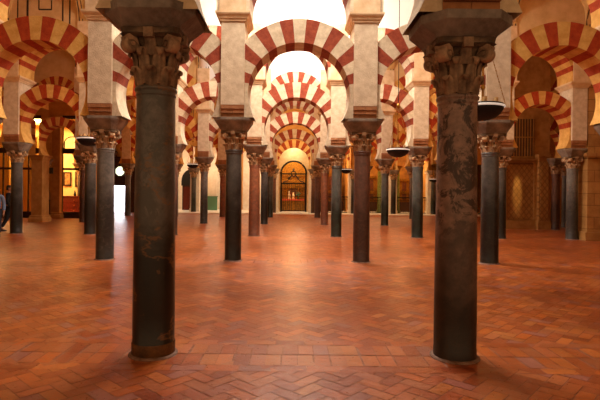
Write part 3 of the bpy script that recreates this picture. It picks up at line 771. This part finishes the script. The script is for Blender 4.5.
def lozenge():
    m = stone('lozenge_plaster','#94662e','#ae7e40',3,.8,.3); nt = m.node_tree; L = nt.links.new; b = nt.nodes['Principled BSDF']
    col = b.inputs['Base Color'].links[0].from_socket
    tc = N(nt,'ShaderNodeTexCoord'); sp = N(nt,'ShaderNodeSeparateXYZ'); L(tc.outputs['Object'], sp.inputs[0])
    def tri(sign):
        a = N(nt,'ShaderNodeMath', operation='MULTIPLY'); a.inputs[1].default_value = sign; L(sp.outputs['Z'], a.inputs[0])
        s = N(nt,'ShaderNodeMath', operation='ADD'); L(sp.outputs['X'], s.inputs[0]); L(a.outputs[0], s.inputs[1])
        q = N(nt,'ShaderNodeMath', operation='PINGPONG'); q.inputs[1].default_value=.12; L(s.outputs[0], q.inputs[0])
        l = N(nt,'ShaderNodeMath', operation='LESS_THAN'); l.inputs[1].default_value=.022; L(q.outputs[0], l.inputs[0]); return l
    a, c = tri(.75), tri(-.75); mxx = N(nt,'ShaderNodeMath', operation='MAXIMUM'); L(a.outputs[0], mxx.inputs[0]); L(c.outputs[0], mxx.inputs[1])
    mx = N(nt,'ShaderNodeMix', data_type='RGBA'); mx.inputs['B'].default_value = lin('#855a2a'); L(mxx.outputs[0], mx.inputs['Factor']); L(col, mx.inputs['A']); L(mx.outputs['Result'], b.inputs['Base Color'])
    return m
M_loz = lozenge(); yR = 22.95
mb = MB(); mb.box(9.95,12.15,yR,yR+.3,0,Z_TOP)
o = mb.build('wall_right_chapel', M_sand); struct(o)
mb = MB(); mb.box(10.1,11.35,yR-.06,yR,.45,3.05)
struct(mb.build('trim_lozenge_panel', M_loz))
mb = MB(); mb.box(9.9,12.2,yR-.16,yR,0,.14); mb.box(9.95,12.15,yR-.1,yR,.14,.42); mb.box(9.9,12.2,yR-.12,yR,3.1,3.22); mb.box(9.9,12.2,yR-.2,yR,3.22,3.3)
mb.box(10.0,10.1,yR-.1,yR,.42,3.1); mb.box(11.35,11.5,yR-.1,yR,.42,3.1)
struct(mb.build('trim_chapel_moulding', M_sand))
w = MB()
for k in range(9): w.box(10.3+k*.13-.015,10.3+k*.13+.015,yR-.06,yR-.02,3.4,5.2)
w.box(10.22,11.42,yR-.07,yR-.01,3.36,3.42); w.box(10.22,11.42,yR-.07,yR-.01,4.3,4.34); w.box(10.22,11.42,yR-.07,yR-.01,5.18,5.24)
o = struct(w.build('window_4', M_sand))
p = MB(); p.box(10.25,11.4,yR-.012,yR-.004,3.42,5.18); p.build('pane', plain('dark_window_backing','#5a3818',.5), o)
t = thing('chapel_pilaster', 'carved sandstone pilaster right of the lozenge panel', 'pilaster', (11.75, yR-.16, 0))
mb = MB(); mb.box(-.25,.25,-.14,.14,.4,3.2); mb.box(-.18,.18,-.17,-.14,.6,3.0); mb.build('shaft', M_loz, t)
mb = MB(); mb.box(-.3,.3,-.2,.14,0,.4); mb.build('base', M_sand, t)
mb = MB(); mb.loft([octo(.25,.14,.01,3.2), octo(.33,.24,.01,3.4), octo(.33,.24,.01,3.5)]); mb.build('capital', M_sand, t)
column(12.25, yR-.35, 'brown', 'slim brown column between the carved pilaster and the masonry wall', 'side columns', 3)
# back passage with a lit niche glimpsed beside the masonry wall
mb = MB(); mb.box(12.3,XR,27,27.2,0,Z_TOP); struct(mb.build('wall_right_back', M_warm))
mb = MB(); mb.box(XR-.2,XR,-1.5,42.3,0,Z_TOP); struct(mb.build('wall_right', M_warm))
mb = MB(); mb.box(-.45,.45,-.2,.2,0,.95); tag(mb.build('black_cabinet', M_blk, None, (14.7,25.5,0)), 'black low cabinet glimpsed beside the right masonry wall', 'cabinet')
mb = MB(); mb.lathe([(.16,0),(.2,.15),(.13,.4),(.2,.62),(.15,.8),(.09,.95),(.1,1.08),(.03,1.2)], 16); tag(mb.build('marble_bust', M_jamb, None, (14.7,25.5,.95)), 'white marble bust standing on the black cabinet at right', 'statue')

# ------------------------------------------------------------------ hanging lamps
def make_lamp():
    t = thing('hanging_lamp', '', 'lamp', (0,0,0), 0, 'hanging bowl lamps')
    mb = MB(); mb.lathe([(.02,-.21),(.10,-.20),(.2,-.165),(.28,-.10),(.325,-.03),(.335,.05),(.32,.06),(.26,-.02),(.1,-.07),(.02,-.08)], 28)
    bowl = mb.build('bowl', M_blk, t)
    mb = MB(); mb.lathe([(.33,.0),(.35,.004),(.35,.028),(.335,.034),(.32,.03),(.32,.01)], 32, caps=False); mb.build('rim', M_rim, t)
    mb = MB(); mb.lathe([(.0,-.22),(.025,-.21),(.02,-.19)], 10); mb.build('finial', M_brass, bowl)
    mb = MB()
    for q in range(3):
        a = PI/2+q*2*PI/3
        for k in range(26):
            f = k/26; r = .33*(1-f)+.015; z = .05+1.25*f
            p = Vector((r*cos(a), r*sin(a), z)); d = .02
            mb.tube([p, p+Vector((-.33/26*.8*cos(a), -.33/26*.8*sin(a), 1.25/26*.8))], .009 if k%2 else .006, 5)
    mb.build('chains', M_brass, t)
    mb = MB(); mb.lathe([(.015,.02),(.05,.05),(.02,.09),(.018,.3),(.045,.34),(.02,.4),(.015,.8)], 12); mb.build('stem', M_brass, t)
    mb = MB(); mb.lathe([(.01,1.42),(.05,1.38),(.06,1.3),(.02,1.26)], 12); mb.build('crown', M_brass, t)
    for q in range(6):
        a = q*PI/3+.3; mb = MB(); mb.lathe([(.025,.03),(.035,.1),(.035,.15)], 10, cx=.22*cos(a), cy=.22*sin(a)); mb.build('oil_cup', M_candle, bowl)
    return t
M_candle = plain('warm_candle_glass','#d8b078',.3)
lamp = make_lamp()
def cablemesh(top):
    mb = MB(); mb.tube([(0,0,1.4),(0,0,top)], .011, 6); return mb
lamps = [((-6.1,14.6,3.13),'black bowl lamp with white rim hanging before the lit left room'),
         ((3.17,14.6,2.90),'black bowl lamp hanging right of the central aisle, chain in full view'),
         ((3.16,8.1,3.05),'large black bowl lamp half hidden behind the front right column'),
         ((-5.6,27.5,3.1),'small black bowl lamp far back, left of the central aisle'),
         ((3.05,27.5,2.9),'small black bowl lamp far back, right of the central aisle'),
         ((9.9,34.0,2.6),'tiny black bowl lamp deep at right behind the front right column')]
for i, (p, lab) in enumerate(lamps):
    o = lamp if i == 0 else copy_tree(lamp)
    o.location = p; o['label'] = lab
    cablemesh(9.4-p[2] if abs(p[0]) > 99 else 9.3-p[2]).build('suspension_cable', M_iron, o)

# ------------------------------------------------------------------ people
def skin(name, joints, edges, radii, mats, parent=None, sub=2, root=0):
    me = bpy.data.meshes.new(name); me.from_pydata(joints, edges, []); 
    if not isinstance(mats, list): mats = [mats]
    for m in mats: me.materials.append(m)
    o = bpy.data.objects.new(name, me); C.objects.link(o)
    if parent: o.parent = parent
    sk = o.modifiers.new('skin', 'SKIN'); sk.use_smooth_shade = True
    for i, r in enumerate(radii):
        v = me.skin_vertices[0].data[i]; v.radius = r if isinstance(r, tuple) else (r, r); v.use_root = (i == root)
    ss = o.modifiers.new('sub', 'SUBSURF'); ss.levels = sub; ss.render_levels = sub
    return o
def person(loc, rz, label, jacket, trousers, hair, scale=1, stride=.25, skinc='#b07a58', hold=None):
    t = thing('person', label, 'person', loc, rz, None); t.scale = (scale,)*3
    ms = plain('skin'+jacket, skinc, .6); mj = stone('jacket'+jacket, jacket, jacket, 5, .85, .2); mt = plain('trousers'+trousers, trousers, .85); mh = plain('hair'+hair, hair, .7); mk = plain('shoe_leather', '#140f0c', .5)
    s = stride
    J = [(0,0,.96),(0,0,1.12),(0,0,1.28),(0,.01,1.42),(0,0,1.50),(0,-.01,1.56),
         (.10,0,.92),(.11,-s*.45,.52),(.11,-s*.6,.09),(.11,-s*.6-.13,.035),
         (-.10,0,.92),(-.11,s*.15,.50),(-.11,s*.75,.12),(-.11,s*.75-.12,.045),
         (.19,0,1.40),(.235,.06,1.12),(.24,-.02,.88),(.24,-.04,.80),
         (-.19,0,1.40),(-.235,.02,1.12),(-.24,-.12,.90),(-.24,-.15,.83)]
    E = [(0,1),(1,2),(2,3),(3,4),(4,5),(0,6),(6,7),(7,8),(8,9),(0,10),(10,11),(11,12),(12,13),(3,14),(14,15),(15,16),(16,17),(3,18),(18,19),(19,20),(20,21)]
    R = [(.14,.10),(.12,.09),(.14,.10),(.12,.08),.055,.055,.085,.06,.04,.03,.085,.06,.04,.03,.055,.042,.028,(.04,.02),.055,.042,.028,(.04,.02)]
    # fingers and thumb
    for (hx, hy, hz, sg, w) in ((.24,-.04,.80,1,17),(-.24,-.15,.83,-1,21)):
        for f in range(4):
            b = len(J); oy = -.03+.02*f; l = (.075,.085,.08,.06)[f]
            J += [(hx, hy+oy, hz-.03),(hx-sg*.004, hy+oy, hz-.03-l*.55),(hx-sg*.018, hy+oy, hz-.03-l)]
            E += [(w,b),(b,b+1),(b+1,b+2)]; R += [.010,.009,.007]
        b = len(J); J += [(hx-sg*.01, hy-.045, hz+.01),(hx-sg*.02, hy-.065, hz-.035)]; E += [(w,b),(b,b+1)]; R += [.012,.009]
    skin('body', J, E, R, ms, t, 1)
    # head as a shaped mesh
    mb = MB(); rings = []
    for (z, rx, ry, oy) in ((1.53,.045,.05,.0),(1.555,.055,.07,-.015),(1.585,.065,.085,-.012),(1.62,.073,.093,-.005),(1.66,.076,.097,0),(1.70,.073,.093,.003),(1.735,.055,.072,.005),(1.755,.02,.03,.005)):
        rings.append([(rx*cos(2*PI*k/16), oy+ry*sin(2*PI*k/16), z) for k in range(16)])
    mb.loft(rings, 0, True)
    mb.loft([[(a,-.09,1.655),(-a,-.09,1.655),(0,-.10,1.665)] for a in (.008,)]+[[(.015,-.09,1.612),(-.015,-.09,1.612),(0,-.118,1.617)]], 0)       # nose
    for sx in (-1,1):
        mb.lathe([(.004,1.625),(.012,1.635),(.014,1.655),(.004,1.67)], 8, cx=sx*.078, cy=.005)   # ears
    mb.build('head', ms, t)
    mb = MB()
    for sx in (-1,1): mb.lathe([(.003,1.648),(.009,1.655),(.003,1.662)], 8, cx=sx*.03, cy=-.086)
    mb.box(-.022,.022,-.092,-.08,1.582,1.588); mb.build('eyes_and_mouth', plain('dark_feature','#2a1410',.5), t)
    mb = MB(); rings = []
    for (z, rx, ry, oy) in ((1.57,.06,.05,.055),(1.62,.079,.075,.03),(1.68,.085,.098,.012),(1.73,.072,.09,.008),(1.765,.035,.045,.008),(1.772,.01,.01,.008)):
        rings.append([(rx*cos(2*PI*k/16), oy+ry*sin(2*PI*k/16), z) for k in range(16)])
    mb.loft(rings, 0, True); mb.build('hair', mh, t)
    j = [(0,0,.93),(0,0,1.1),(0,0,1.28),(0,.01,1.43),(.19,0,1.40),(.238,.06,1.12),(.243,-.02,.90),(-.19,0,1.40),(-.238,.02,1.12),(-.243,-.115,.92)]
    skin('jacket', j, [(0,1),(1,2),(2,3),(3,4),(4,5),(5,6),(3,7),(7,8),(8,9)], [(.175,.125),(.16,.115),(.175,.125),(.12,.085),.072,.058,.045,.072,.058,.045], mj, t, 2)
    j = [(0,0,.97),(.10,0,.90),(.11,-s*.45,.52),(.11,-s*.6,.12),(-.10,0,.90),(-.11,s*.15,.50),(-.11,s*.75,.15)]
    skin('trousers', j, [(0,1),(1,2),(2,3),(0,4),(4,5),(5,6)], [(.155,.11),.10,.08,.06,.10,.08,.06], mt, t, 2)
    for (x, y, z) in ((.11,-s*.6,.0),(-.11,s*.75,.0)):
        mb = MB(); mb.loft([[(x+.05*cos(2*PI*k/14), y-.05+.135*sin(2*PI*k/14), z+zz) if False else (x+w*cos(2*PI*k/14), y-.05+l*sin(2*PI*k/14)+o, z+zz) for k in range(14)] for zz, w, l, o in ((0,.048,.135,0),(.03,.05,.137,0),(.065,.042,.1,.03),(.11,.04,.05,.06))], 0, True)
        mb.build('shoe', mk, t)
    return t
person((-10.87,18.75,0), 1.9, 'person in black coat and trousers walking beside the far left column', '#15110f', '#0f0d0c', '#17100b', 1.0, .3)
person((-9.98,16.45,0), .4, 'person in light blue jacket cut off by the left edge of the photo', '#6d7d96', '#20222a', '#2a1c12', .97, .15)

# ------------------------------------------------------------------ lights
def area(name, loc, size, power, col, rot=(0,0,0), sy=None, spread=None):
    l = bpy.data.lights.new(name, 'AREA'); l.energy = power; l.color = col; l.size = size
    if sy: l.shape = 'RECTANGLE'; l.size_y = sy
    if spread: l.spread = spread
    o = bpy.data.objects.new(name, l); C.objects.link(o); o.location = loc; o.rotation_euler = rot; return o
def point(name, loc, power, col, r=.15):
    l = bpy.data.lights.new(name, 'POINT'); l.energy = power; l.color = col; l.shadow_soft_size = r
    o = bpy.data.objects.new(name, l); C.objects.link(o); o.location = loc; return o
WH = (1,.93,.86); OR = (1,.40,.09); OO = (1,.52,.2)
# roof lanterns over the central aisle (daylight)
area('lantern_light', (.14,8.2,9.3), 2.0, 560, WH)
area('lantern_light', (.14,14.6,9.3), 2.0, 600, WH)
area('lantern_light', (.14,21.0,9.3), 2.0, 330, WH)
area('lantern_light', (.14,27.5,9.3), 2.0, 150, (1,.85,.7))
point('upper_wall_fill', (.14,14.2,8.9), 650, WH, .4)  # extra unseen points, added to brighten the upper walls
point('upper_wall_fill', (.14,21.0,8.9), 480, WH, .4)
# warm lamps in the side naves
for x, y, p in ((-9,8.5,60),(-6,14.6,75),(-11,14.6,35),(9.3,8.5,50),(6.5,14.6,85),(11.5,14.6,18),(-8,21,60),(7.5,21,80),(-7,27.5,110),(6,27.5,170),(-6,34,130),(6.5,34,190),(0.1,34,200)):
    point('nave_lamp', (x,y,5.4), p, OO if abs(x) < 6.7 else OR, .4)
for x in (-4.4,-1.36,1.64,4.64,7.6): point('jamb_fill', (x-1.2,34.6,4.6), 55, (1,.8,.55), .2)  # unseen fill points, added to brighten the white screen jambs
area('room_light', (-15,29.6,5.8), 3, 900, (1,.76,.42), sy=3)
for x in (.14,): area('altar_light', (x,39.6,5.6), 1.5, 300, (1,.78,.48))
for x in (3.1,6.2,9.1): area('chapel_light', (x,39.3,5.7), 1.2, 260, (1,.62,.28))
for x in (-5.8,-2.9,-8.4): area('chapel_light', (x,39.3,5.7), 1.5, 200, (1,.82,.56))
point('soffit_fill', (.14,29.3,4.5), 45, (1,.5,.16), .1); point('soffit_fill', (.14,22.6,4.9), 30, (1,.5,.16), .1)  # unseen warm points, added to make the arch undersides glow golden
area('room_light', (-17.3,29.0,5.8), 2.2, 700, (1,.74,.36), sy=1.6)
area('door_light', (-12.5,35.9,1.9), 1.0, 60, (.9,.95,1), rot=(-PI/2*.7,0,0))
# spot of light on the right wall and a sunbeam across the floor
def spot(name, loc, tgt, power, ang, col, blend=.5):
    l = bpy.data.lights.new(name, 'SPOT'); l.energy = power; l.spot_size = ang; l.spot_blend = blend; l.color = col; l.shadow_soft_size = .05
    o = bpy.data.objects.new(name, l); C.objects.link(o); o.location = loc
    o.rotation_euler = (Vector(tgt)-Vector(loc)).to_track_quat('-Z','Y').to_euler(); return o
spot('wall_spot', (10.55,21.9,5.6), (10.6,22.9,1.7), 1500, .13, (1,.74,.34), .8)
area('niche_light', (.14,37.75,5.2), .8, 40, (1,.8,.5), rot=(.35,0,0))

# world : faint warm ambient from the open side behind the camera
w = bpy.data.worlds.new('World'); sc.world = w; w.use_nodes = True
w.node_tree.nodes['Background'].inputs[0].default_value = (1,.58,.29,1); w.node_tree.nodes['Background'].inputs[1].default_value = .64

# ------------------------------------------------------------------ camera
cd = bpy.data.cameras.new('Camera'); cam = bpy.data.objects.new('Camera', cd); C.objects.link(cam)
cam.location = (0,0,1.62); cd.sensor_width = 36; cd.lens = 487/600*36; cd.clip_end = 200
cd.shift_x = 8.3/600; cd.shift_y = -8/600
cam.rotation_euler = (PI/2, 0, 0)
cam.rotation_euler = (Matrix.Rotation(PI/2, 3, 'X') @ Matrix.Rotation(.011, 3, 'Z')).to_euler()
sc.camera = cam
sc.view_settings.view_transform = 'Standard'; sc.view_settings.look = 'None'; sc.view_settings.exposure = 0
